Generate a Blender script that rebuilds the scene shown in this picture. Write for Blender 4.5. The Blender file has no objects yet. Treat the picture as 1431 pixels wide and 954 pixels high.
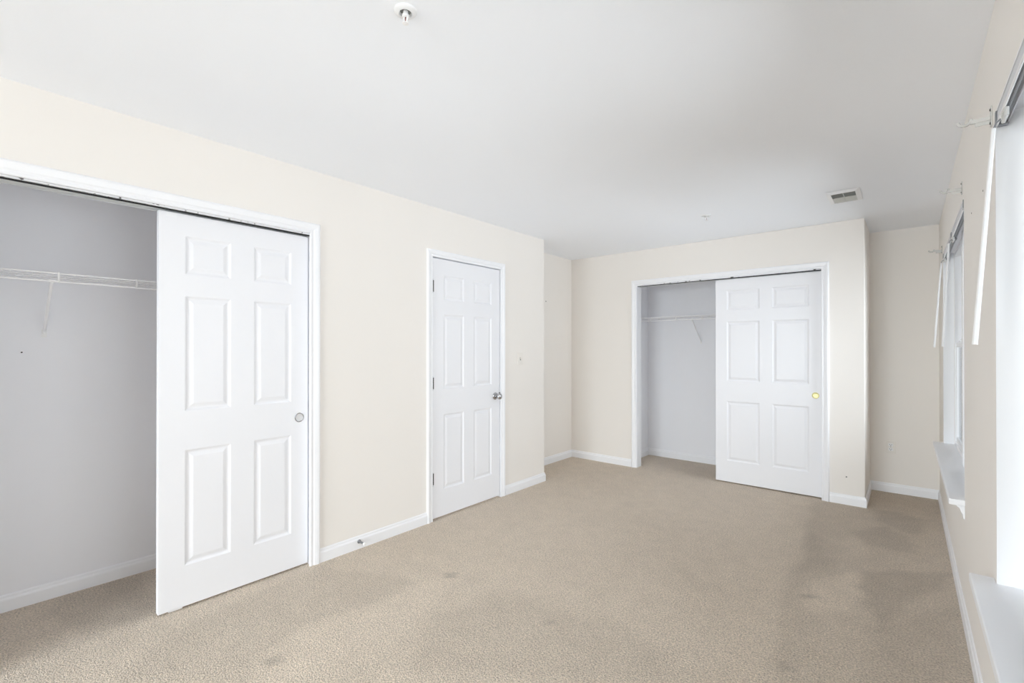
import bpy, bmesh, math, random
from mathutils import Vector, Matrix, noise
random.seed(7)
S = bpy.context.scene
COL = S.collection

# ------------------------------------------------------------------ camera
cd = bpy.data.cameras.new('camera'); cam = bpy.data.objects.new('camera', cd); COL.objects.link(cam)
cd.sensor_width = 36; cd.lens = 36 * 654.763 / 1431; cd.shift_y = (485.311 - 477) / 1431
cd.clip_start = .02
cam.location = (0, 0, 1.33544)
cam.rotation_euler = (math.radians(90 + .1744), 0, math.radians(40.1888))
S.camera = cam

# ------------------------------------------------------------------ light, exposure
S.view_settings.view_transform = 'Standard'; S.view_settings.look = 'None'
S.view_settings.gamma = 1; S.view_settings.use_curve_mapping = False
S.view_settings.exposure = -0.26
W = bpy.data.worlds.new('sky'); S.world = W; W.use_nodes = True
nt = W.node_tree; nt.nodes.clear()
out = nt.nodes.new('ShaderNodeOutputWorld'); bg = nt.nodes.new('ShaderNodeBackground')
SKY = (.89, .94, 1.0); SKY_STRENGTH = 5.6; GROUND_STRENGTH = 11.8; SUN_SIDE = 4.6     # overcast sky above, bright pale ground below
bg.inputs[0].default_value = (*SKY, 1)
_tc = nt.nodes.new('ShaderNodeTexCoord'); _sx = nt.nodes.new('ShaderNodeSeparateXYZ'); _mr = nt.nodes.new('ShaderNodeMapRange')
_mr.inputs['From Min'].default_value = -.5; _mr.inputs['From Max'].default_value = .5
_mr.inputs['To Min'].default_value = GROUND_STRENGTH; _mr.inputs['To Max'].default_value = SKY_STRENGTH
nt.links.new(_tc.outputs['Generated'], _sx.inputs[0]); nt.links.new(_sx.outputs['Z'], _mr.inputs['Value']); 
def _m(op, a, b):
    q = nt.nodes.new('ShaderNodeMath'); q.operation = op
    for i, v in enumerate((a, b)):
        if isinstance(v, (int, float)): q.inputs[i].default_value = v
        else: nt.links.new(v, q.inputs[i])
    return q.outputs[0]
# the overcast is brighter towards the sun's side, behind the viewpoint
_s = _m('MULTIPLY', _m('SUBTRACT', 1.0, _sx.outputs['Y']), .5)
_f = _m('ADD', _m('ADD', _m('MULTIPLY', _s, .6), .5), _m('MULTIPLY', _m('POWER', _s, 6.0), SUN_SIDE))
_mm = nt.nodes.new('ShaderNodeMath'); _mm.operation = 'MULTIPLY'; _mm.inputs[0].default_value = SKY_STRENGTH
_f = _m('MULTIPLY', _f, _m('ADD', 1.0, _m('MULTIPLY', _m('MAXIMUM', _sx.outputs['Z'], 0.0), 1.1)))    # overcast: brighter overhead
nt.links.new(_f, _mm.inputs[1])
_gy = nt.nodes.new('ShaderNodeMapRange')                     # the ground behind the house is duller than the ground beside it
_gy.inputs['From Min'].default_value = -1; _gy.inputs['From Max'].default_value = 0
_gy.inputs['To Min'].default_value = GROUND_STRENGTH * .4; _gy.inputs['To Max'].default_value = GROUND_STRENGTH
nt.links.new(_sx.outputs['Y'], _gy.inputs['Value']); nt.links.new(_gy.outputs[0], _mr.inputs['To Min'])
nt.links.new(_mm.outputs[0], _mr.inputs['To Max']); nt.links.new(_mr.outputs[0], bg.inputs[1])
nt.links.new(bg.outputs[0], out.inputs[0])

def area(name, loc, rot, sx, sy, power=0, color=(1, 1, 1), portal=False):
    d = bpy.data.lights.new(name, 'AREA'); d.shape = 'RECTANGLE'; d.size = sx; d.size_y = sy
    d.energy = power; d.color = color
    if portal: d.cycles.is_portal = True
    o = bpy.data.objects.new(name, d); COL.objects.link(o); o.location = loc; o.rotation_euler = rot
    return o
HP = math.pi / 2
area('daylight_portal', (.40, 1.23, 1.33), (0, HP, 0), 1.5, 1.8, portal=True)
area('daylight_portal', (.40, 4.115, 1.33), (0, HP, 0), 1.5, 1.8, portal=True)
area('daylight_portal', (-1.35, -4.15, 1.12), (HP, 0, 0), 2.7, 2.2, portal=True)  # portal at the added patio door
S.cycles.max_bounces = 14; S.cycles.diffuse_bounces = 10; S.cycles.transparent_max_bounces = 12
S.cycles.caustics_reflective = False; S.cycles.caustics_refractive = False
S.cycles.sample_clamp_indirect = 6
S.cycles.use_denoising = True

# ------------------------------------------------------------------ key dimensions (metres)
H = 2.44
XL, XR, XW, XC = -2.815, -3.195, .2135, -.2765      # left wall, recess wall, window wall, closet corner
YF, YL1, YB, YB2 = -3.8, 3.837, 4.932, 5.617        # front wall, left wall end, closet front, alcove back

# ------------------------------------------------------------------ materials
def lin(c):
    return tuple(((v / 255) / 12.92 if v / 255 <= .04045 else ((v / 255 + .055) / 1.055) ** 2.4) for v in c) + (1,)

def mat(name, rgb, rough=.5, metal=0, bump=0, bscale=200, var=0, spec=.5, lin_rgb=False):
    m = bpy.data.materials.new(name); m.use_nodes = True
    n = m.node_tree; b = n.nodes['Principled BSDF']
    c = (*rgb, 1) if lin_rgb else lin(rgb)
    b.inputs['Base Color'].default_value = c
    b.inputs['Roughness'].default_value = rough; b.inputs['Metallic'].default_value = metal
    b.inputs['Specular IOR Level'].default_value = spec
    tc = n.nodes.new('ShaderNodeTexCoord')
    if var:
        t = n.nodes.new('ShaderNodeTexNoise'); t.inputs['Scale'].default_value = 1.7; t.inputs['Detail'].default_value = 4
        n.links.new(tc.outputs['Object'], t.inputs['Vector'])
        r = n.nodes.new('ShaderNodeMapRange'); r.inputs['To Min'].default_value = 1 - var; r.inputs['To Max'].default_value = 1 + var
        n.links.new(t.outputs['Fac'], r.inputs['Value'])
        mx = n.nodes.new('ShaderNodeVectorMath'); mx.operation = 'SCALE'; mx.inputs[0].default_value = c[:3]
        n.links.new(r.outputs[0], mx.inputs['Scale']); n.links.new(mx.outputs[0], b.inputs['Base Color'])
    if bump:
        t = n.nodes.new('ShaderNodeTexNoise'); t.inputs['Scale'].default_value = bscale; t.inputs['Detail'].default_value = 3
        n.links.new(tc.outputs['Object'], t.inputs['Vector'])
        bp = n.nodes.new('ShaderNodeBump'); bp.inputs['Strength'].default_value = bump; bp.inputs['Distance'].default_value = .001
        n.links.new(t.outputs['Fac'], bp.inputs['Height']); n.links.new(bp.outputs[0], b.inputs['Normal'])
    return m

M_wall = mat('cream_wall_paint', (240, 236, 231), .75, bump=.25, bscale=260, var=.012, spec=.3)
M_closet = mat('closet_wall_paint', (243, 244, 248), .8, bump=.2, bscale=260, var=.01, spec=.3)
M_ceil = mat('ceiling_paint', (245, 248, 253), .9, bump=.3, bscale=180, var=.01, spec=.2)
M_trim = mat('white_trim_paint', (243, 244, 247), .35, bump=.08, bscale=60, var=.006)
M_door = mat('white_door_paint', (240, 241, 245), .38, bump=.12, bscale=90, var=.006)
M_vinyl = mat('white_window_vinyl', (247, 248, 250), .3, bump=.03, bscale=80)
M_wire = mat('white_coated_wire', (250, 250, 252), .35, bump=.05)
M_white = mat('white_plastic', (241, 241, 241), .35, bump=.03)
M_plate = mat('painted_plate', (236, 232, 226), .45, bump=.05)
M_steel = mat('galvanised_steel', (150, 152, 156), .35, metal=.8, bump=.1)
M_rail = mat('headrail_steel', (214, 215, 220), .45, bump=.1)
M_railin = mat('headrail_inside', (150, 152, 155), .5, bump=.3, bscale=120)
M_chip = mat('chipped_trim_paint', (243, 244, 247), .4)
_n = M_chip.node_tree; _b2 = _n.nodes['Principled BSDF']; _t = _n.nodes.new('ShaderNodeTexNoise'); _t.inputs['Scale'].default_value = 26; _t.inputs['Detail'].default_value = 5
_c = _n.nodes.new('ShaderNodeTexCoord'); _n.links.new(_c.outputs['Object'], _t.inputs['Vector'])
_r = _n.nodes.new('ShaderNodeValToRGB'); _r.color_ramp.elements[0].position = .60; _r.color_ramp.elements[1].position = .64
_r.color_ramp.elements[0].color = lin((243, 244, 247)); _r.color_ramp.elements[1].color = lin((95, 92, 90))
_n.links.new(_t.outputs['Fac'], _r.inputs[0]); _n.links.new(_r.outputs[0], _b2.inputs['Base Color'])
M_track = mat('painted_steel_track', (206, 207, 208), .5, bump=.1)
M_nickel = mat('satin_nickel', (190, 190, 192), .18, metal=1, bump=.02)
M_brass = mat('polished_brass', (196, 188, 140), .38, metal=.85, bump=.02)
M_hinge = mat('dark_aged_hinge', (58, 56, 54), .35, metal=.7, bump=.1)
M_dark = mat('dark_slot', (26, 26, 26), .7, bump=.1)
M_hole = mat('dark_hole', (60, 54, 50), .9, bump=.1)
M_grey = mat('register_grey', (128, 130, 126), .6, bump=.1)
M_slat = mat('register_slats', (205, 206, 202), .5, bump=.05)
M_cup = mat('pull_cup_metal', (225, 225, 226), .35, metal=.5, bump=.02)
M_red = mat('sprinkler_bulb', (130, 60, 50), .2, bump=.02)
M_ext = mat('exterior_siding', (200, 200, 198), .8, bump=.1)

def clear_mat(name, tint, k):
    m = bpy.data.materials.new(name); m.use_nodes = True; n = m.node_tree; n.nodes.clear()
    o = n.nodes.new('ShaderNodeOutputMaterial'); t = n.nodes.new('ShaderNodeBsdfTransparent'); t.inputs[0].default_value = (*tint, 1)
    g = n.nodes.new('ShaderNodeBsdfGlossy'); g.inputs['Roughness'].default_value = .03
    f = n.nodes.new('ShaderNodeFresnel'); f.inputs[0].default_value = 1.45
    a = n.nodes.new('ShaderNodeMath'); a.operation = 'ADD'; a.inputs[1].default_value = k; a.use_clamp = True
    mx = n.nodes.new('ShaderNodeMixShader')
    n.links.new(f.outputs[0], a.inputs[0]); n.links.new(a.outputs[0], mx.inputs[0])
    n.links.new(t.outputs[0], mx.inputs[1]); n.links.new(g.outputs[0], mx.inputs[2]); n.links.new(mx.outputs[0], o.inputs[0])
    return m
M_glass = clear_mat('window_glass', (.97, .985, .98), 0)
M_dimglass = clear_mat('light_dimming_glass', (.80, .81, .81), 0)  # tint added to dim the daylight coming through the side windows
M_acryl = mat('clear_acrylic', (245, 245, 242), .08)
_b = M_acryl.node_tree.nodes['Principled BSDF']
_b.inputs['Transmission Weight'].default_value = .35; _b.inputs['IOR'].default_value = 1.49

def carpet_mat():
    m = bpy.data.materials.new('beige_carpet'); m.use_nodes = True; n = m.node_tree; b = n.nodes['Principled BSDF']
    L = n.links.new
    b.inputs['Roughness'].default_value = 1; b.inputs['Specular IOR Level'].default_value = .05
    b.inputs['Sheen Weight'].default_value = .15; b.inputs['Sheen Roughness'].default_value = .6
    tc = n.nodes.new('ShaderNodeTexCoord')
    at = n.nodes.new('ShaderNodeAttribute'); at.attribute_name = 'nap_shade'
    fine = n.nodes.new('ShaderNodeTexNoise'); fine.inputs['Scale'].default_value = 125; fine.inputs['Detail'].default_value = 3; fine.inputs['Roughness'].default_value = .65
    vor = n.nodes.new('ShaderNodeTexVoronoi'); vor.inputs['Scale'].default_value = 165; vor.inputs['Randomness'].default_value = 1
    med = n.nodes.new('ShaderNodeTexNoise'); med.inputs['Scale'].default_value = 9; med.inputs['Detail'].default_value = 6; med.inputs['Roughness'].default_value = .6
    for t in (fine, vor, med): L(tc.outputs['Object'], t.inputs['Vector'])
    rf = n.nodes.new('ShaderNodeMapRange'); rf.inputs['From Min'].default_value = .3; rf.inputs['From Max'].default_value = .7
    rf.inputs['To Min'].default_value = .54; rf.inputs['To Max'].default_value = 1.22; L(fine.outputs['Fac'], rf.inputs['Value'])
    rm = n.nodes.new('ShaderNodeMapRange'); rm.inputs['From Min'].default_value = .3; rm.inputs['From Max'].default_value = .7
    rm.inputs['To Min'].default_value = .95; rm.inputs['To Max'].default_value = 1.05; L(med.outputs['Fac'], rm.inputs['Value'])
    rv = n.nodes.new('ShaderNodeMapRange'); rv.inputs['From Min'].default_value = 0; rv.inputs['From Max'].default_value = .8
    rv.inputs['To Min'].default_value = 1.08; rv.inputs['To Max'].default_value = .82; L(vor.outputs['Distance'], rv.inputs['Value'])  # paints shade into the gaps between tufts, over real fibre speckle
    def mul(x, y):
        q = n.nodes.new('ShaderNodeMath'); q.operation = 'MULTIPLY'; L(x, q.inputs[0]); L(y, q.inputs[1]); return q.outputs[0]
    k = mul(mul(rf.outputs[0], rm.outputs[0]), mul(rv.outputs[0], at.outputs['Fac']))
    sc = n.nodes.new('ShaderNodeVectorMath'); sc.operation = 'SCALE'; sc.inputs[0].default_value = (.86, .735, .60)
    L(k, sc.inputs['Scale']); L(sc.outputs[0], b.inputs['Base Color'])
    h = n.nodes.new('ShaderNodeMath'); h.operation = 'SUBTRACT'; L(fine.outputs['Fac'], h.inputs[0]); L(vor.outputs['Distance'], h.inputs[1])
    bp = n.nodes.new('ShaderNodeBump'); bp.inputs['Strength'].default_value = .8; bp.inputs['Distance'].default_value = .008
    L(h.outputs[0], bp.inputs['Height']); L(bp.outputs[0], b.inputs['Normal'])
    return m
M_carpet = carpet_mat()

# ------------------------------------------------------------------ mesh helpers
def box(bm, x0, x1, y0, y1, z0, z1):
    v = [bm.verts.new((x, y, z)) for x in (x0, x1) for y in (y0, y1) for z in (z0, z1)]
    for f in ((0, 1, 3, 2), (4, 6, 7, 5), (0, 4, 5, 1), (2, 3, 7, 6), (0, 2, 6, 4), (1, 5, 7, 3)):
        bm.faces.new([v[i] for i in f])
def tube(bm, a, b, r, n=10, r2=None):
    a = Vector(a); b = Vector(b); d = b - a
    q = d.to_track_quat('Z', 'Y').to_matrix().to_4x4(); q.translation = (a + b) / 2
    bmesh.ops.create_cone(bm, cap_ends=True, segments=n, radius1=r, radius2=r if r2 is None else r2, depth=d.length, matrix=q)
def path_tube(bm, pts, r, n=8):
    for i in range(len(pts) - 1):
        tube(bm, pts[i], pts[i + 1], r, n)
        if i: bmesh.ops.create_uvsphere(bm, u_segments=n, v_segments=6, radius=r, matrix=Matrix.Translation(pts[i]))
def lathe(bm, prof, n=28, axis='-Y', c=(0, 0, 0)):
    """prof = (radius, distance along axis)"""
    c = Vector(c)
    def P(r, t, a):
        u, w = r * math.cos(a), r * math.sin(a)
        return c + (Vector((u, -t, w)) if axis == '-Y' else Vector((u, w, -t)))
    rings = []
    for r, t in prof:
        rings.append([bm.verts.new(P(r, t, 2 * math.pi * i / n)) for i in range(n)] if r > 1e-6 else [bm.verts.new(P(0, t, 0))])
    for A, B in zip(rings, rings[1:]):
        for i in range(n):
            j = (i + 1) % n
            if len(A) > 1 and len(B) > 1: bm.faces.new((A[i], A[j], B[j], B[i]))
            elif len(A) > 1: bm.faces.new((A[i], A[j], B[0]))
            elif len(B) > 1: bm.faces.new((A[0], B[j], B[i]))
def obj(name, bm, m, parent=None, loc=(0, 0, 0), rz=0, bevel=0, smooth=False, seg=2):
    bmesh.ops.recalc_face_normals(bm, faces=bm.faces[:])
    me = bpy.data.meshes.new(name); bm.to_mesh(me); bm.free(); me.materials.append(m)
    o = bpy.data.objects.new(name, me); COL.objects.link(o)
    o.location = loc; o.rotation_euler = (0, 0, rz)
    if parent: o.parent = parent
    if smooth:
        for p in me.polygons: p.use_smooth = True
        e = o.modifiers.new('split', 'EDGE_SPLIT'); e.split_angle = math.radians(40)
    if bevel:
        b = o.modifiers.new('bevel', 'BEVEL'); b.width = bevel; b.segments = seg; b.limit_method = 'ANGLE'
    return o
def tag(o, label, cat, kind=None, group=None):
    o['label'] = label; o['category'] = cat
    if kind: o['kind'] = kind
    if group: o['group'] = group
    return o
def root(name, loc, rz, label, cat, kind=None, group=None):
    o = bpy.data.objects.new(name, None); COL.objects.link(o); o.location = loc; o.rotation_euler = (0, 0, rz)
    o.empty_display_size = .05
    return tag(o, label, cat, kind, group)
def BM(): return bmesh.new()

def wall(name, ax, t0, t1, u0, u1, holes, m, label, z0=0, z1=H, bevel=0):
    """a wall slab with rectangular openings (u0,u1,z0,z1) and no faces inside it"""
    us = sorted({u0, u1, *[h[0] for h in holes], *[h[1] for h in holes]})
    zs = sorted({z0, z1, *[h[2] for h in holes], *[h[3] for h in holes]})
    solid = lambda i, j: 0 <= i < len(us) - 1 and 0 <= j < len(zs) - 1 and not any(
        h[0] <= us[i] and us[i + 1] <= h[1] and h[2] <= zs[j] and zs[j + 1] <= h[3] for h in holes)
    bm = BM(); P = (lambda t, u, z: (t, u, z)) if ax == 'x' else (lambda t, u, z: (u, t, z))
    q = lambda pts: bm.faces.new([bm.verts.new(P(*a)) for a in pts])
    for i in range(len(us) - 1):
        for j in range(len(zs) - 1):
            if not solid(i, j): continue
            a, b, c, d = us[i], us[i + 1], zs[j], zs[j + 1]
            for t in (t0, t1): q([(t, a, c), (t, b, c), (t, b, d), (t, a, d)])
            if not solid(i - 1, j): q([(t0, a, c), (t1, a, c), (t1, a, d), (t0, a, d)])
            if not solid(i + 1, j): q([(t0, b, c), (t1, b, c), (t1, b, d), (t0, b, d)])
            if not solid(i, j - 1): q([(t0, a, c), (t1, a, c), (t1, b, c), (t0, b, c)])
            if not solid(i, j + 1): q([(t0, a, d), (t1, a, d), (t1, b, d), (t0, b, d)])
    bmesh.ops.remove_doubles(bm, verts=bm.verts[:], dist=1e-5)
    return tag(obj(name, bm, m, bevel=bevel), label, 'wall', 'structure')

def sweep(bm, pts, prof, P):
    """mitred sweep: pts are 2D path points, prof = (offset to the left of the path, height); P maps (u, v, h) to 3D"""
    n = len(pts); rings = []
    for i in range(n):
        p = Vector(pts[i])
        d0 = (p - Vector(pts[i - 1])).normalized() if i else None
        d1 = (Vector(pts[i + 1]) - p).normalized() if i < n - 1 else None
        d0 = d0 or d1; d1 = d1 or d0
        n0 = Vector((-d0.y, d0.x)); n1 = Vector((-d1.y, d1.x))
        mt = (n0 + n1).normalized(); mt /= mt.dot(n0)
        rings.append([bm.verts.new(P(*(p + mt * o), h)) for o, h in prof])
    k = len(prof)
    for A, B in zip(rings, rings[1:]):
        for i in range(k): bm.faces.new((A[i], A[(i + 1) % k], B[(i + 1) % k], B[i]))
    bm.faces.new(rings[0]); bm.faces.new(rings[-1][::-1])

BASE_PROF = [(-.002, 0), (.012, 0), (.012, .058), (.0105, .064), (.007, .069), (.006, .080), (.003, .085), (-.002, .085)]
def baseboard(name, pts, label, m=None):
    bm = BM(); sweep(bm, pts, BASE_PROF, lambda x, y, h: (x, y, h))
    return tag(obj(name, bm, m or M_trim), label, 'baseboard', 'structure')
CASE = [(-.0, -.002), (0, .008), (.004, .011), (.010, .011), (.013, .008), (.018, .008), (.024, .013), (.042, .017), (.050, .017), (.056, .011), (.058, -.002)]
def casing(name, loc, rz, u0, u1, zt, label, scale=1.0, z0=0.0):
    """door casing round an opening, on the wall plane y=0 facing -y"""
    bm = BM()
    sweep(bm, [(u0, z0), (u0, zt), (u1, zt), (u1, z0)], [(o * scale, h) for o, h in CASE], lambda u, z, h: (u, -h, z))
    o = obj(name, bm, M_trim, loc=loc, rz=rz)
    return tag(o, label, 'door casing', 'structure')

def panel_door_bm(w, h, th, pu, pz):
    """six-panel door leaf: x 0..w, z 0..h, front on y=0 facing -y, moulded panels"""
    bm = BM()
    us = sorted({0, w, *[a for p in pu for a in p]}); zs = sorted({0, h, *[a for p in pz for a in p]})
    V = {}
    def v(x, y, z):
        k = (round(x, 5), round(y, 5), round(z, 5))
        if k not in V: V[k] = bm.verts.new(k)
        return V[k]
    for side, s in ((0, 1), (th, -1)):
        for a, b in zip(us, us[1:]):
            for c, d in zip(zs, zs[1:]):
                if (a, b) in pu and (c, d) in pz:
                    prev = None
                    for ins, dep in ((0, 0), (.004, .002), (.010, .0065), (.016, .0075), (.020, .0070), (.036, .002), (.039, .0015)):
                        r = [v(a + ins, side + s * dep, c + ins), v(b - ins, side + s * dep, c + ins), v(b - ins, side + s * dep, d - ins), v(a + ins, side + s * dep, d - ins)]
                        if prev:
                            for i in range(4): bm.faces.new((prev[i], prev[(i + 1) % 4], r[(i + 1) % 4], r[i]))
                        prev = r
                    bm.faces.new(prev)
                else:
                    bm.faces.new((v(a, side, c), v(b, side, c), v(b, side, d), v(a, side, d)))
    for a, b in zip(us, us[1:]):
        for z in (0, h): bm.faces.new((v(a, 0, z), v(b, 0, z), v(b, th, z), v(a, th, z)))
    for c, d in zip(zs, zs[1:]):
        for x in (0, w): bm.faces.new((v(x, 0, c), v(x, 0, d), v(x, th, d), v(x, th, c)))
    return bm

# ------------------------------------------------------------------ floor and ceiling
NAP_SHADE = [  # carpet pile laid over by vacuuming and wear, plus painted shade by the window wall: polygons on the floor, value
 ([(-.65, 4.72), (-.58, 4.0), (-.52, 3.23), (-.49, 2.58), (-.42, 2.11), (-.30, 1.2), (.5, 1.2), (.5, 5.92), (-.27, 5.7)], .89, .03),  # laid pile, partly shade beneath the sills put into the colour
 ([(-.21, 4.92), (-.03, 4.99), (.14, 4.88), (.06, 4.49), (-.03, 4.48), (-.17, 4.62)], .84, .05),
 ([(-.32, 4.23), (-.12, 4.53), (0, 4.34), (.06, 4.08), (-.07, 4.03), (-.2, 4.03)], .86, .04),
 ([(-.2, 3.5), (-.02, 3.72), (.2, 3.86), (.15, 3.66), (.03, 3.3), (-.07, 3.01), (-.12, 2.82), (-.16, 3.03)], .83, .03),
 ([(-.15, 2.8), (-.08, 2.99), (.2, 3.37), (.2, 2.63), (.1, 1.8), (-.12, 2.36)], .88, .08),
 ([(-.56, 3.98), (-.33, 3.85), (-.37, 3.48), (-.49, 3.25), (-.49, 2.84), (-.51, 2.73), (-.56, 3.2), (-.55, 3.67)], .90, .05),
 ([(-.44, 2.9), (-.41, 3.23), (-.24, 3.51), (-.16, 3.21), (-.22, 2.93), (-.36, 2.81), (-.42, 2.83)], 1.13, .03),
 ([(-.5, 3.91), (-.25, 4.19), (-.16, 3.85), (-.28, 3.66), (-.42, 3.59)], 1.08, .05),
 ([(-2.26, 1.67), (-2.15, 1.66), (-2.12, 1.48), (-2.23, 1.1), (-2.2, .89), (-2.05, .72), (-2.45, .39), (-2.67, .66), (-2.76, 1.45)], .91, .03),
 ([(-2.15, 1.66), (-2.02, 1.96), (-1.88, 1.57), (-1.88, 1.16), (-1.84, .91), (-2.01, .76), (-2.17, .98), (-2.12, 1.3)], 1.05, .05),
 ([(-1.83, 1.53), (-1.7, 1.92), (-1.35, 2.02), (-1.11, 2.04), (-.84, 1.99), (-.62, 1.93), (-1.38, 1.3), (-1.6, 1.18)], .90, .09),
 ([(-3.49, .35), (-3.52, .69), (-2.97, .65), (-2.9, .54), (-3.04, .35), (-3.28, .23)], .86, .04),
 ([(-1.16, 2.87), (-1.01, 2.81), (-.86, 2.67), (-.99, 2.66)], .93, .04),
 ([(-2.11, 1.88), (-2.06, 1.92), (-2.02, 1.88), (-2.06, 1.84)], .74, .01),
 ([(-2.12, .86), (-2.08, .91), (-2.03, .88), (-2.08, .84)], .76, .01),
 ([(-.45, 2.98), (-.37, 3.01), (-.38, 2.97), (-.44, 2.93)], .74, .01),
 ([(-1.37, 1.87), (-1.33, 1.9), (-1.3, 1.87), (-1.34, 1.85)], .80, .01),
 ([(-.43, 2.26), (-.39, 2.30), (-.37, 2.24), (-.41, 2.21)], .78, .01),
]
def sdist(x, y, poly):
    ins = False; dm = 9
    for i in range(len(poly)):
        x0, y0 = poly[i - 1]; x1, y1 = poly[i]
        if (y0 > y) != (y1 > y) and x < (x1 - x0) * (y - y0) / (y1 - y0) + x0: ins = not ins
        dx, dy = x1 - x0, y1 - y0; t = max(0, min(1, ((x - x0) * dx + (y - y0) * dy) / (dx * dx + dy * dy)))
        dm = min(dm, math.hypot(x - x0 - t * dx, y - y0 - t * dy))
    return dm if ins else -dm
def make_floor():
    x0, x1, y0, y1, st = -3.75, .35, -3.95, 5.85, .03
    nx = int((x1 - x0) / st); ny = int((y1 - y0) / st)
    verts = []; vals = []
    boxes = [(min(p[0] for p in P) - .2, max(p[0] for p in P) + .2, min(p[1] for p in P) - .2, max(p[1] for p in P) + .2) for P, _, _ in NAP_SHADE]
    for j in range(ny + 1):
        for i in range(nx + 1):
            x = x0 + (x1 - x0) * i / nx; y = y0 + (y1 - y0) * j / ny
            verts.append((x, y, 0))
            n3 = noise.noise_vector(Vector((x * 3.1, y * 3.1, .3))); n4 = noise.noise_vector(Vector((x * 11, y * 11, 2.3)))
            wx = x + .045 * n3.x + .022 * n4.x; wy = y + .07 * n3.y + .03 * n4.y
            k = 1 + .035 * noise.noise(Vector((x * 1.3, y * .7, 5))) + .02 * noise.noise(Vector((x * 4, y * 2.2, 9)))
            for (P, val, soft), bb in zip(NAP_SHADE, boxes):
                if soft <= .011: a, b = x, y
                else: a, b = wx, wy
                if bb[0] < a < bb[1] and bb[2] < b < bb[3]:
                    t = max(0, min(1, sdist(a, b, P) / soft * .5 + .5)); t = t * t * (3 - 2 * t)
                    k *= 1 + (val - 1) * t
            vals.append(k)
    top = len(verts)
    faces = [(j * (nx + 1) + i, j * (nx + 1) + i + 1, (j + 1) * (nx + 1) + i + 1, (j + 1) * (nx + 1) + i) for j in range(ny) for i in range(nx)]
    verts += [(x0, y0, -.12), (x1, y0, -.12), (x1, y1, -.12), (x0, y1, -.12)]; vals += [1] * 4
    faces.append((top, top + 3, top + 2, top + 1))
    row = nx + 1
    faces.append(tuple([top, top + 1] + [i for i in range(nx, -1, -1)]))
    faces.append(tuple([top + 2, top + 3] + [ny * row + i for i in range(nx + 1)]))
    faces.append(tuple([top + 3, top] + [j * row for j in range(ny + 1)]))
    faces.append(tuple([top + 1, top + 2] + [j * row + nx for j in range(ny, -1, -1)]))
    me = bpy.data.meshes.new('floor'); me.from_pydata(verts, [], faces); me.materials.append(M_carpet)
    at = me.attributes.new('nap_shade', 'FLOAT', 'POINT'); at.data.foreach_set('value', vals)
    o = bpy.data.objects.new('floor', me); COL.objects.link(o)
    tag(o, 'beige cut-pile carpet floor with vacuum, wear and painted shade marks', 'floor', 'structure')
make_floor()
bm = BM(); box(bm, -3.75, .35, -3.95, 5.85, H, H + .12)
tag(obj('ceiling', bm, M_ceil), 'flat white painted ceiling', 'ceiling', 'structure')

# ------------------------------------------------------------------ walls
C1 = (-.13, 1.400, 0, 2.047)          # near closet opening (y0,y1,z0,z1) in the left wall
D1 = (2.375, 3.168, 0, 2.052)         # hinged door opening
C2 = (-2.332, -.583, 0, 2.047)        # far closet opening (x0,x1)
WIN1 = (.335, 2.125, .565, 2.085); WIN2 = (3.22, 5.01, .565, 2.085)
wall('wall_left', 'x', XL - .11, XL, YF, YL1, [(-.15, 1.424, 0, 2.059), (2.369, 3.174, 0, 2.058)], M_wall, 'long cream left wall holding the near closet and the hinged door', bevel=.004)
wall('wall_recess_return', 'y', YL1 - .11, YL1, XR - .1, XL - .1101, [], M_wall, 'short cream return wall behind the end of the left wall')
wall('wall_recess', 'x', XR - .1, XR, YL1, YB, [], M_wall, 'narrow cream recessed wall beyond the left wall end')
wall('wall_closet_front', 'y', YB, YB + .11, XR - .1, XC, [(-2.340, -.563, 0, 2.059)], M_wall, 'cream far wall holding the far sliding closet', bevel=.006)
wall('wall_closet_return', 'x', XC - .11, XC, YB + .1101, YB2, [], M_wall, 'short cream side wall of the far closet beside the alcove')
wall('wall_alcove', 'y', YB2, YB2 + .1, XC - .11, XW, [], M_wall, 'cream alcove back wall with the power outlet')
wall('wall_right', 'x', XW, XW + .14, YF - .1, YB2 + .1, [WIN1, WIN2], M_wall, 'cream window wall on the right', bevel=.003)
wall('wall_front', 'y', YF - .14, YF, -3.7, XW, [(-2.6, -.1, .08, 2.15)], M_wall, 'cream wall behind the viewpoint')
# closet interiors and the space behind the hinged door
wall('wall_near_closet_back', 'x', -3.61, -3.512, -.45, 1.70, [], M_closet, 'grey-white back wall inside the near closet')
wall('wall_near_closet_end', 'y', 1.62, 1.72, -3.5119, XL - .1101, [], M_closet, 'grey-white far end wall inside the near closet')
wall('wall_near_closet_start', 'y', -.45, -.35, -3.5119, XL - .1101, [], M_closet, 'grey-white near end wall inside the near closet')
wall('wall_far_closet_back', 'y', 5.645, 5.745, -2.61, XC - .1101, [], M_closet, 'grey-white back wall inside the far closet')
wall('wall_far_closet_end', 'x', -2.61, -2.512, YB + .1101, 5.6449, [], M_closet, 'grey-white left end wall inside the far closet')
wall('wall_light_block', 'x', -3.70, -3.62, 1.73, 3.72, [], M_closet, 'added unseen wall blocking light behind the closed hinged door')  # unseen wall added to stop sky light leaking round the door

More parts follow.
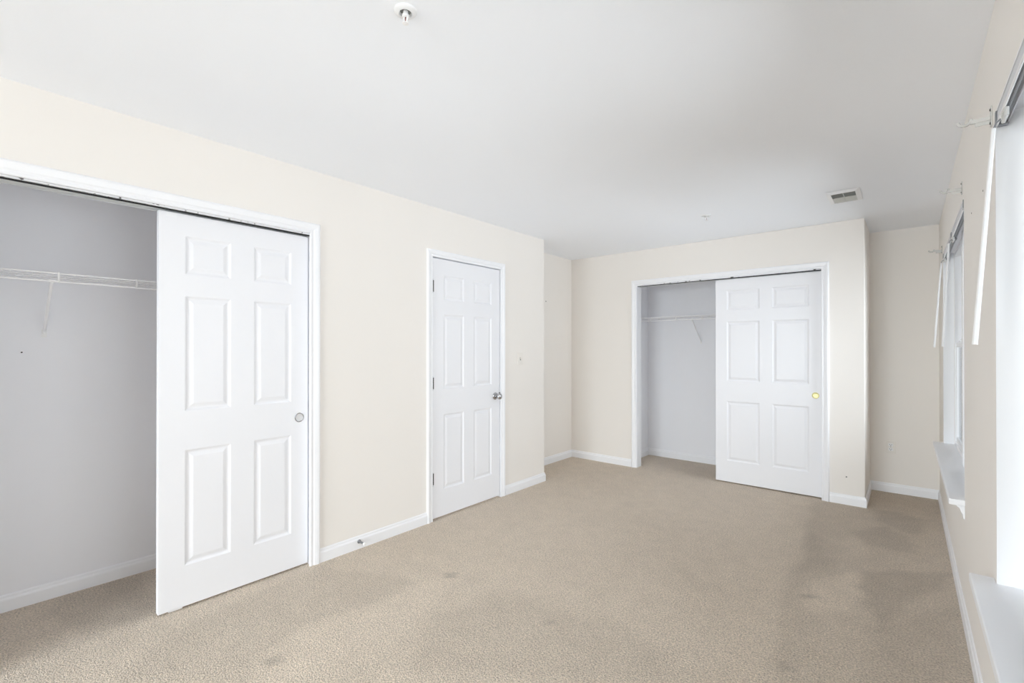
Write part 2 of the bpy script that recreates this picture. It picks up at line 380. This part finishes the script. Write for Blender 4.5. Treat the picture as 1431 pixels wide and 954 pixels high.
# ------------------------------------------------------------------ baseboards (mitred)
baseboard('baseboard_left', [(XL, 2.318), (XL, 1.451)], 'white baseboard between the near closet and the hinged door')
baseboard('baseboard_recess', [(-2.391, YB), (XR, YB), (XR, YL1), (XL, YL1), (XL, 3.227)], 'white baseboard from the hinged door round the recess to the far closet')
baseboard('baseboard_right', [(XW, YF + .02), (XW, YB2), (XC, YB2), (XC, YB), (-.525, YB)], 'white baseboard along the window wall round the alcove to the far closet')
baseboard('baseboard_near_closet', [(XL - .1101, 1.62), (-3.512, 1.62), (-3.512, -.35), (XL - .1101, -.35)], 'white baseboard inside the near closet', M_trim)
baseboard('baseboard_far_closet', [(XC - .1101, 5.645), (-2.512, 5.645), (-2.512, YB + .11)], 'white baseboard inside the far closet', M_trim)

# ------------------------------------------------------------------ door casings, jambs, tracks
def jamb(parent, u0, u1, zt, depth, t=.012, name='jamb'):
    bm = BM(); box(bm, u0 - .0, u0 + t, .0, depth, 0, zt - t); obj(name, bm, M_trim, parent)
    bm = BM(); box(bm, u1 - t, u1, .0, depth, 0, zt - t); obj(name, bm, M_trim, parent)
    bm = BM(); box(bm, u0, u1, .0, depth, zt - t, zt); obj('head_jamb', bm, M_trim, parent)
def sliding_track(parent, u0, u1, z):
    bm = BM()
    for y in (.068, .1025): box(bm, u0, u1, y, y + .0025, z - .012, z - .0001)
    box(bm, u0, u1, .0205, .105, z - .002, z - .0001)
    obj('sliding_track', bm, M_track, parent)
    bm = BM(); box(bm, u0, u1, .0182, .0300, z - .0125, z - .0021); obj('track_gap_shade', bm, M_dark, parent)  # solid strip, near-black to paint the shaded gap above the door
    bm = BM()                                   # painted fascia strip in front of the track
    box(bm, u0, u1, .004, .018, z - .007, z - .0001)
    obj('fascia_strip', bm, M_chip, parent, bevel=.001)
R90 = math.pi / 2
t1 = casing('trim_1', (XL, 0, 0), R90, C1[0], C1[1], C1[3], 'white casing around the near sliding closet, chipped under its head', 1.12)
jamb(t1, -.15, 1.424, C1[3] + .012, .11)
sliding_track(t1, -.137, 1.4115, C1[3])
t2 = casing('trim_2', (XL, 0, 0), R90, D1[0], D1[1], D1[3], 'white casing around the hinged six-panel door', .98)
jamb(t2, 2.369, 3.174, 2.058, .11, .006)
bm = BM(); box(bm, D1[0], D1[0] + .014, .045, .06, 0, D1[3]); box(bm, D1[1] - .014, D1[1], .045, .06, 0, D1[3]); box(bm, D1[0] + .014, D1[1] - .014, .045, .06, D1[3] - .014, D1[3])
obj('door_stop_strip', bm, M_trim, t2)
t3 = casing('trim_3', (0, YB, 0), 0, C2[0], C2[1], C2[3], 'white casing around the far sliding closet', 1.0)
jamb(t3, -2.340, -.563, C2[3] + .012, .11)
sliding_track(t3, -2.3275, -.5755, C2[3])

# ------------------------------------------------------------------ doors
PZ = [(.22, .815), (1.015, 1.608), (1.72, 1.918)]
def pz(z0): return [(a - z0, b - z0) for a, b in PZ]
def finger_pull(parent, u, z, m, r=.0285, name='finger_pull'):
    bm = BM(); lathe(bm, [(r, -.001), (r, .0018), (r - .003, .0026), (r - .0055, .0018), (r - .007, -.001)], c=(u, 0, z))
    o = obj(name, bm, m, parent, smooth=True); o['label'] = 'round metal finger pull rim'
    bm = BM(); lathe(bm, [(r - .0062, .0014), (r - .0085, .0002), (r - .0095, .00015), (0, .0001)], c=(u, 0, z))
    c = obj('pull_cup', bm, m if m is M_brass else M_cup, o, smooth=True)
    return o
# near closet: sliding leaf in the front track, slid to the right
d = panel_door_bm(.760, 2.016, .035, [(.112, .327), (.445, .657)], pz(.012))
o = tag(obj('door_1', d, M_door, loc=(XL - .030, .645, .012), rz=R90, bevel=.0012), 'white six-panel sliding door of the near closet, at the left of the photo', 'closet door', 'structure')
finger_pull(o, .706, .905, M_nickel)
bm = BM(); box(bm, .045, .105, .006, .029, -.010, .0)
g = obj('floor_guide', bm, M_white, o, bevel=.002)
bm = BM(); box(bm, .03, .075, -.0008, .0005, 1.992, 2.012); obj('hanger_plate', bm, M_trim, o)
# hinged door
d = panel_door_bm(.779, 2.031, .035, [(.114, .338), (.452, .676)], pz(.012))
o = tag(obj('door_2', d, M_door, loc=(XL - .004, 2.3815, .014), rz=R90, bevel=.0012), 'closed white six-panel hinged door with a round chrome knob', 'door', 'structure')
bm = BM(); lathe(bm, [(.032, 0), (.032, .003), (.030, .006), (.020, .010), (.012, .012), (.011, .030), (.014, .034), (.022, .038), (.0265, .046), (.0275, .054), (.025, .062), (.018, .067), (.0001, .069)], c=(.722, 0, .900))
k = obj('door_knob', bm, M_nickel, o, smooth=True); k['label'] = 'round satin nickel door knob'
bm = BM(); box(bm, .7735, .7785, -.0085, .004, .872, .930)
s = obj('latch_plate', bm, M_hinge, o, bevel=.001)
for z in (1.825, 1.067, .322):
    bm = BM(); tube(bm, (-.0045, -.004, z - .045 - .014), (-.0045, -.004, z + .045 - .014), .0065, 12)
    for q in (-.052, .052): tube(bm, (-.0045, -.004, z + q - .014 - .004), (-.0045, -.004, z + q - .014 + .004), .005, 10)
    box(bm, -.0045, .012, -.0015, .001, z - .045 - .014, z + .045 - .014)
    h = obj('hinge', bm, M_hinge, o); h['label'] = 'dark door hinge'
# far closet
d = panel_door_bm(.902, 2.018, .035, [(.105, .404), (.509, .808)], pz(.012))
o = tag(obj('door_3', d, M_door, loc=(-1.4895, YB + .034, .012), bevel=.0012), 'white six-panel sliding door of the far closet with a brass pull', 'closet door', 'structure')
finger_pull(o, .857, .905, M_brass)

# ------------------------------------------------------------------ wire closet shelves
def wire_shelf(loc, rz, L, braces, clips, label, ends=(True, True)):
    """back edge on y=0 wall plane, front at y=-.305, top at z=0; x 0..L"""
    t = root('wire_shelf', loc, rz, label, 'closet shelf', group='wire closet shelves')
    bm = BM()
    n = int(L / .0254)
    for i in range(n + 1):
        x = .004 + (L - .008) * i / n
        tube(bm, (x, -.006, .0025), (x, -.302, .0025), .0013, 6)
    for y in (-.008, -.10, -.20): tube(bm, (.002, y, -.001), (L - .002, y, -.001), .0028, 8)
    obj('wire_deck', bm, M_wire, t)
    bm = BM(); tube(bm, (.002, -.305, 0), (L - .002, -.305, 0), .0046, 10); obj('front_rail', bm, M_wire, t, smooth=True)
    bm = BM(); tube(bm, (.002, -.305, -.040), (L - .002, -.305, -.040), .0046, 10); obj('front_rail', bm, M_wire, t, smooth=True)
    for x in clips:
        bm = BM(); box(bm, x - .0045, x + .0045, -.311, -.300, -.045, .006); obj('rail_clip', bm, M_white, t, bevel=.002)
    for x in braces:
        bm = BM()
        path_tube(bm, [(x, -.303, -.044), (x, -.290, -.052), (x, -.014, -.275), (x, -.006, -.290)], .0068, 8)
        b = obj('support_brace', bm, M_wire, t, smooth=True)
        bm = BM(); box(bm, x - .010, x + .010, -.005, -.0005, -.312, -.270)
        tube(bm, (x, -.005, -.292), (x, -.012, -.292), .0085, 12)
        obj('wall_foot', bm, M_white, b, bevel=.001)
        bm = BM(); tube(bm, (x - .012, -.304, -.038), (x + .012, -.304, -.038), .008, 10); obj('hook', bm, M_wire, b)
    for x in [c for c in (.15, .75, 1.35, 1.8) if c < L]:
        bm = BM(); box(bm, x - .008, x + .008, -.014, -.0005, -.008, .010); obj('wall_clip', bm, M_white, t, bevel=.001)
    for x, on in zip((0, L), ends):
        if on:
            s = 1 if x == 0 else -1
            bm = BM(); box(bm, min(x + s * .0003, x + s * .004), max(x + s * .0003, x + s * .004), -.320, -.285, -.055, .014); obj('end_bracket', bm, M_white, t, bevel=.001)
    return t
wire_shelf((-3.512, -.35, 1.708), R90, 1.97, [.648, 1.5], [.37, .673, .98, 1.29, 1.60], 'white wire shelf with a diagonal brace inside the near left closet')
wire_shelf((-2.512, 5.645, 1.708), 0, 2.12, [.655, 1.5], [.168, .470, .767, 1.07, 1.37, 1.67], 'white wire shelf inside the far closet beside the brass-pull door')

# ------------------------------------------------------------------ windows
def window(name, W, label):
    y0, y1, z0, z1 = W; ym = (y0 + y1) / 2
    r = root(name, (XW, ym, z0), 0, label, 'window', 'structure')
    L = lambda bm, n, m, par=r, **k: obj(n, bm, m, par, **k)   # geometry below is local to (XW, ym, z0)
    a, b = y0 - ym, y1 - ym; h = z1 - z0
    sill_t = .030
    # painted reveal lining
    bm = BM()
    box(bm, .0, .062, b - .006, b - .0002, sill_t, h); box(bm, .0, .062, a + .0002, a + .006, sill_t, h); box(bm, .0, .062, a + .006, b - .006, h - .006, h - .0002)
    L(bm, 'reveal_lining', M_vinyl)
    # sill board with horns, and its apron
    bm = BM(); outl = [(-.060, a - .045), (0, a - .045), (0, a + .0005), (.075, a + .0005), (.075, b - .0005), (0, b - .0005), (0, b + .045), (-.060, b + .045)]
    T = [bm.verts.new((x, y, sill_t)) for x, y in outl]; Bt = [bm.verts.new((x, y, .0005)) for x, y in outl]
    bm.faces.new(T); bm.faces.new(Bt[::-1])
    for i in range(8): bm.faces.new((T[i - 1], T[i], Bt[i], Bt[i - 1]))
    L(bm, 'sill', M_trim, bevel=.004)
    bm = BM()
    prof = [(-.0005, 0), (-.030, 0), (-.030, -.008), (-.020, -.016), (-.014, -.034), (-.008, -.046), (-.006, -.066), (-.0005, -.070)]
    A = [bm.verts.new((x, a - .02, z)) for x, z in prof]; B = [bm.verts.new((x, b + .02, z)) for x, z in prof]
    k = len(prof)
    for i in range(k): bm.faces.new((A[i], A[(i + 1) % k], B[(i + 1) % k], B[i]))
    bm.faces.new(A); bm.faces.new(B[::-1]); L(bm, 'apron', M_trim)
    # mullion post between the two units
    bm = BM(); box(bm, .062, .136, -.040, .040, sill_t, h - .006); box(bm, .050, .062, -.030, .030, sill_t, h - .006)
    L(bm, 'mullion', M_vinyl, bevel=.002)
    for u0, u1 in ((a + .006, -.040), (.040, b - .006)):
        fz0, fz1 = sill_t, h - .006
        bm = BM(); f = .030
        for q in ((u0, u0 + f, fz0, fz1), (u1 - f, u1, fz0, fz1), (u0 + f, u1 - f, fz0, fz0 + f), (u0 + f, u1 - f, fz1 - f, fz1)):
            box(bm, .064, .134, *q)
        fr = L(bm, 'window_frame', M_vinyl, bevel=.002)
        mid = 1.365 - z0
        def sash(x0, x1, s0, s1, nm):
            bm = BM(); c = u0 + f + .001; d = u1 - f - .001; w = .036
            for q in ((c, c + w, s0, s1), (d - w, d, s0, s1), (c + w, d - w, s0, s0 + w), (c + w, d - w, s1 - w, s1)):
                box(bm, x0, x1, *q)
            sh = L(bm, nm, M_vinyl, fr, bevel=.002)
            bm = BM(); box(bm, (x0 + x1) / 2 - .002, (x0 + x1) / 2 + .002, c + w - .004, d - w + .004, s0 + w - .004, s1 - w + .004)
            g = L(bm, 'glass_pane', M_dimglass, fr)
            return sh
        sash(.072, .098, fz0 + f + .001, mid + .018, 'lower_sash')
        sash(.102, .128, mid - .018, fz1 - f - .001, 'upper_sash')
        bm = BM(); uc = (u0 + u1) / 2; box(bm, .066, .090, uc - .028, uc + .028, mid + .019, mid + .030); tube(bm, (.078, uc, mid + .03), (.078, uc + .03, mid + .036), .006)
        L(bm, 'sash_lock', M_white, fr, bevel=.001)
    return r
window('window_1', WIN1, 'near double-hung window pair at the right edge with a wide white sill')
window('window_2', WIN2, 'far double-hung window pair with a wide white sill, beside the alcove')
# added unseen patio door behind the viewpoint: fill light from the front
bm = BM(); x0, x1, z0, z1 = -2.6, -.1, .08, 2.15
for q in ((x0, x0 + .05, z0, z1), (x1 - .05, x1, z0, z1), (x0 + .05, x1 - .05, z0, z0 + .05), (x0 + .05, x1 - .05, z1 - .05, z1), (-1.38, -1.32, z0 + .05, z1 - .05)):
    box(bm, q[0], q[1], YF - .12, YF - .06, q[2], q[3])
w3 = tag(obj('fill_window', bm, M_vinyl), 'added unseen glazed patio door for fill light, behind the viewpoint', 'window', 'structure')
bm = BM(); box(bm, x0 + .04, x1 - .04, YF - .092, YF - .088, z0 + .04, z1 - .04); obj('glass_pane', bm, M_glass, w3)

# ------------------------------------------------------------------ bare blind headrails with wands
def headrail(y0, y1, ztop, label, lean=.042, wand_y=None, wand_len=.655):
    """steel U-channel inside the top of a window reveal, its blind removed"""
    t = root('blind_headrail', (XW, y0, ztop), 0, label, 'blind headrail', group='bare blind headrails')
    Lr = y1 - y0; hh = .040; dd = .026
    bm = BM()
    box(bm, .0015, .0030, 0, Lr, -hh, 0); box(bm, dd - .0015, dd, 0, Lr, -hh, 0); box(bm, .0030, dd - .0015, 0, Lr, -.0015, 0)
    obj('channel', bm, M_rail, t)
    bm = BM(); tube(bm, (.001, .0, -hh), (.001, Lr, -hh), .0035, 10); obj('front_lip', bm, M_white, t)
    bm = BM(); box(bm, .0045, dd - .0022, .002, Lr - .002, -hh + .006, -.004)
    tube(bm, (.013, .03, -hh + .004), (.013, Lr - .03, -hh + .004), .003, 8)
    obj('tilt_mechanism', bm, M_railin, t)
    for y in (-.001, Lr - .022):
        bm = BM(); box(bm, -.0005, dd + .001, y, y + .023, -hh - .003, .0035); box(bm, -.0022, -.0006, y + .002, y + .021, -hh - .006, .0035)
        obj('end_bracket', bm, M_steel, t, bevel=.0008)
    wy = (wand_y if wand_y is not None else y1 - .03) - y0
    bm = BM(); path_tube(bm, [(.010, wy, -hh + .002), (-.006, wy, -hh - .012), (-.012, wy, -hh - .030)], .0022, 8)
    hk = obj('wand_hook', bm, M_steel, t)
    bm = BM(); z0 = -hh - .028
    a = Vector((-.012, wy, z0)); b = Vector((-.012 - lean, wy, z0 - wand_len))
    tube(bm, a, b, .0052, 6, .0068); tube(bm, b, b + (b - a).normalized() * .004, .0072, 6)
    w = obj('tilt_wand', bm, M_white, t); w['label'] = 'white plastic tilt wand'
    bm = BM(); box(bm, .0, .010, wy - .10, wy - .03, -hh - .030, -hh - .004); c = obj('valance_clip', bm, M_acryl, t, bevel=.003)
    return t
headrail(.345, 2.115, 2.076, 'bare blind headrail with hanging white wand on the near window', wand_y=2.04)
headrail(3.232, 4.108, 2.076, 'bare blind headrail on the near half of the far window', wand_y=4.085, lean=.030)
headrail(4.122, 5.000, 2.076, 'bare blind headrail on the far half of the far window, by the alcove', wand_y=4.975)

# ------------------------------------------------------------------ clear curtain rod brackets
def rod_bracket(y, z, label):
    t = root('curtain_rod_bracket', (XW, y, z), -R90, label, 'curtain bracket', group='clear curtain rod brackets')
    bm = BM(); box(bm, -.012, .012, -.0035, -.0003, -.030, .034); obj('wall_plate', bm, M_acryl, t, bevel=.0015)
    for q in (.024, -.020):
        bm = BM(); lathe(bm, [(.0045, .0034), (.0045, .005), (.002, .006), (.0001, .006)], n=12, c=(0, 0, q)); obj('screw', bm, M_hinge, t)
    bm = BM(); box(bm, -.004, .004, -.052, -.0033, -.010, .004); box(bm, -.0025, .0025, -.040, -.0033, -.022, -.010); obj('arm', bm, M_acryl, t, bevel=.0015)
    bm = BM(); pts = [(0, -.050 - .016 + .016 * math.cos(a), .004 - .014 * math.sin(a)) for a in [math.pi * i / 8 for i in range(9)]]
    pts = [(0, -.050, .008)] + pts
    path_tube(bm, pts, .0050, 8); obj('rod_cup', bm, M_acryl, t, smooth=True)
rod_bracket(2.20, 2.100, 'clear plastic rod bracket on the wall above the near window corner')
rod_bracket(3.30, 2.152, 'clear plastic rod bracket on the pier above the far window near corner')
rod_bracket(5.10, 2.130, 'clear plastic rod bracket beyond the far window, by the alcove')

# ------------------------------------------------------------------ ceiling fittings
def sprinkler(x, y, label):
    t = root('fire_sprinkler', (x, y, H), 0, label, 'sprinkler', group='ceiling fire sprinklers')
    bm = BM(); lathe(bm, [(.037, -.0005), (.037, .002), (.034, .006), (.028, .009), (.0255, .010), (.021, .010), (.0185, .004), (.018, -.0005)], axis='-Z')
    obj('escutcheon', bm, M_nickel_white, t, smooth=True)
    bm = BM(); lathe(bm, [(.0178, -.0003), (.0178, .0015), (.0001, .0016)], axis='-Z'); obj('recess', bm, M_grey, t)
    bm = BM(); lathe(bm, [(.008, .001), (.008, .012), (.011, .013), (.011, .019), (.006, .021), (.0001, .021)], axis='-Z', n=16); obj('body', bm, M_white, t)
    bm = BM()
    for s in (-1, 1): path_tube(bm, [(s * .009, 0, -.019), (s * .0105, 0, -.029), (s * .004, 0, -.038), (0, 0, -.040)], .0024, 8)
    obj('frame_arms', bm, M_white, t)
    bm = BM(); tube(bm, (0, 0, -.020), (0, 0, -.038), .0015, 8); obj('glass_bulb', bm, M_red, t)
    bm = BM()
    lathe(bm, [(.0001, .040), (.004, .040), (.0105, .0405), (.0105, .0418), (.003, .0425), (.0001, .044)], axis='-Z', n=16)
    obj('deflector', bm, M_white, t)
M_nickel_white = mat('white_enamel_metal', (236, 237, 238), .3, metal=.05, bump=.02)
sprinkler(-1.252, .943, 'white fire sprinkler in a round plate on the ceiling, nearest the viewer')
sprinkler(-1.271, 4.001, 'small distant fire sprinkler on the ceiling before the far closet')

# air register 0.196 x 0.335
t = root('air_vent', (-.3475, 4.135, H), 0, 'white rectangular ceiling air vent with a dark slot', 'air vent')
bm = BM(); box(bm, -.0985, -.0984, -.172, .172, -.0025, -.0003)
X0, X1, Y0, Y1 = -.0985, .0985, -.172, .172; ix, iy0, iy1 = .070, -.128, .128
# bevelled frame ring
def ring(bm, o, i, zo, zi, z2):
    A = [bm.verts.new((x, y, zo)) for x, y in ((o[0], o[2]), (o[1], o[2]), (o[1], o[3]), (o[0], o[3]))]
    B = [bm.verts.new((x, y, zi)) for x, y in ((i[0], i[2]), (i[1], i[2]), (i[1], i[3]), (i[0], i[3]))]
    C = [bm.verts.new((v.co.x, v.co.y, z2)) for v in B]
    for R, Q in ((A, B), (B, C)):
        for k in range(4): bm.faces.new((R[k], R[(k + 1) % 4], Q[(k + 1) % 4], Q[k]))
ring(bm, (X0, X1, Y0, Y1), (-ix, ix, iy0, iy1), -.0025, -.013, -.0005)
obj('frame', bm, M_trim, t)
bm = BM(); box(bm, -ix, ix, iy0, iy1, -.0012, -.0004); obj('duct_shade_plate', bm, M_dark, t)  # flat dark plate painting the unlit duct behind the louvers
bm = BM()
n = 14
for i in range(n):
    y = iy0 + (iy1 - iy0) * (i + .5) / n
    dz = .0045 if i >= n / 2 else -.0045
    hw = .0085 if dz > 0 else .005
    a = [(-ix, y - hw, -.0062 + dz), (ix, y - hw, -.0062 + dz), (ix, y + hw, -.0062 - dz), (-ix, y + hw, -.0062 - dz)]
    v = [bm.verts.new(q) for q in a] + [bm.verts.new((q[0], q[1], q[2] + .0008)) for q in a]
    for f in ((0, 1, 2, 3), (7, 6, 5, 4), (0, 4, 5, 1), (1, 5, 6, 2), (2, 6, 7, 3), (3, 7, 4, 0)): bm.faces.new([v[k] for k in f])
box(bm, -.002, .002, iy0, iy1, -.0105, -.0015)
obj('louvers', bm, M_slat, t)

# ------------------------------------------------------------------ wall fittings
# blank-looking toggle switch plate left wall
t = root('light_switch', (XL, 3.450, 1.240), R90, 'cream-painted light switch plate right of the hinged door', 'light switch')
bm = BM(); box(bm, -.036, .036, -.006, -.0003, -.058, .058); obj('cover_plate', bm, M_plate, t, bevel=.0025)
bm = BM(); box(bm, -.005, .005, -.014, -.006, -.002, .012); obj('toggle', bm, M_plate, t, bevel=.001)
bm = BM(); box(bm, -.007, .007, -.0064, -.006, -.013, .013); obj('toggle_slot', bm, M_grey, t)
for z in (.030, -.030):
    bm = BM(); lathe(bm, [(.0032, .0058), (.003, .0070), (.0001, .0072)], n=12, c=(0, 0, z)); obj('screw', bm, M_plate, t)
# duplex outlet on the alcove wall
t = root('power_outlet', (-.123, YB2, .422), 0, 'white duplex power outlet low on the alcove wall', 'power outlet')
bm = BM(); box(bm, -.036, .036, -.006, -.0003, -.058, .058); obj('cover_plate', bm, M_plate, t, bevel=.0025)
for z in (.020, -.020):
    bm = BM(); box(bm, -.017, .017, -.0085, -.006, z - .014, z + .014); s = obj('socket', bm, M_white, t, bevel=.004)
    bm = BM()
    box(bm, -.008, -.0055, -.0092, -.0086, z - .002, z + .007); box(bm, .0055, .008, -.0092, -.0086, z - .002, z + .007)
    tube(bm, (0, -.0086, z - .008), (0, -.0092, z - .008), .0028, 10); obj('slots', bm, M_dark, s)
bm = BM(); lathe(bm, [(.003, .0058), (.003, .0070), (.0001, .0072)], n=12); obj('screw', bm, M_steel, t)
# baseboard door stop
t = root('door_stop', (XL + .012, 1.735, .050), R90, 'small white-tipped door stop on the baseboard between closet and door', 'door stop')
bm = BM(); lathe(bm, [(.0001, .0), (.013, .0003), (.013, .003), (.008, .007), (.0001, .008)], n=20); obj('base', bm, M_steel, t, smooth=True)
bm = BM()
pts = [(.0055 * math.cos(a), -.007 - .052 * a / (2 * math.pi * 14), .0055 * math.sin(a)) for a in [2 * math.pi * i / 10 for i in range(141)]]
for A, B in zip(pts, pts[1:]): tube(bm, A, B, .0014, 5)
obj('spring', bm, M_steel, t)
bm = BM(); lathe(bm, [(.0001, .057), (.009, .057), (.0105, .060), (.0105, .070), (.008, .074), (.0001, .075)], n=18); obj('rubber_tip', bm, M_white, t, smooth=True)

# ------------------------------------------------------------------ nail and screw holes
def hole(loc, rz, r, label, m=None):
    bm = BM()
    for k in range(3):
        a = random.uniform(0, 6.28); lathe(bm, [(r * (1 - .2 * k), .0003), (r * (.9 - .2 * k), .0009 + k * .0002), (.0001, .0009 + k * .0002)], n=9, c=(r * .25 * math.cos(a), 0, r * .25 * math.sin(a)))
    tag(obj('nail_hole', bm, m or M_hole, loc=loc, rz=rz), label, 'nail hole', group='nail holes in the walls')
hole((XW, 2.44, 1.918), -R90, .0035, 'dark screw hole in the pier between the windows, nearer the wand')
hole((XW, 2.845, 1.925), -R90, .0035, 'dark screw hole in the pier between the windows, nearer the far window')
hole((-3.512, .215, 1.317), R90, .0035, 'small dark nail hole in the near closet back wall under the brace')
hole((XR, 4.391, 1.884), R90, .006, 'small nail hole in the recess wall beside the left wall end')
hole((XL, 3.445, 1.165), R90, .004, 'tiny scuff hole below the light switch', M_plate)
hole((-.405, YB, .235), 0, .006, 'small scuff low on the far wall between closet casing and alcove corner', M_grey)
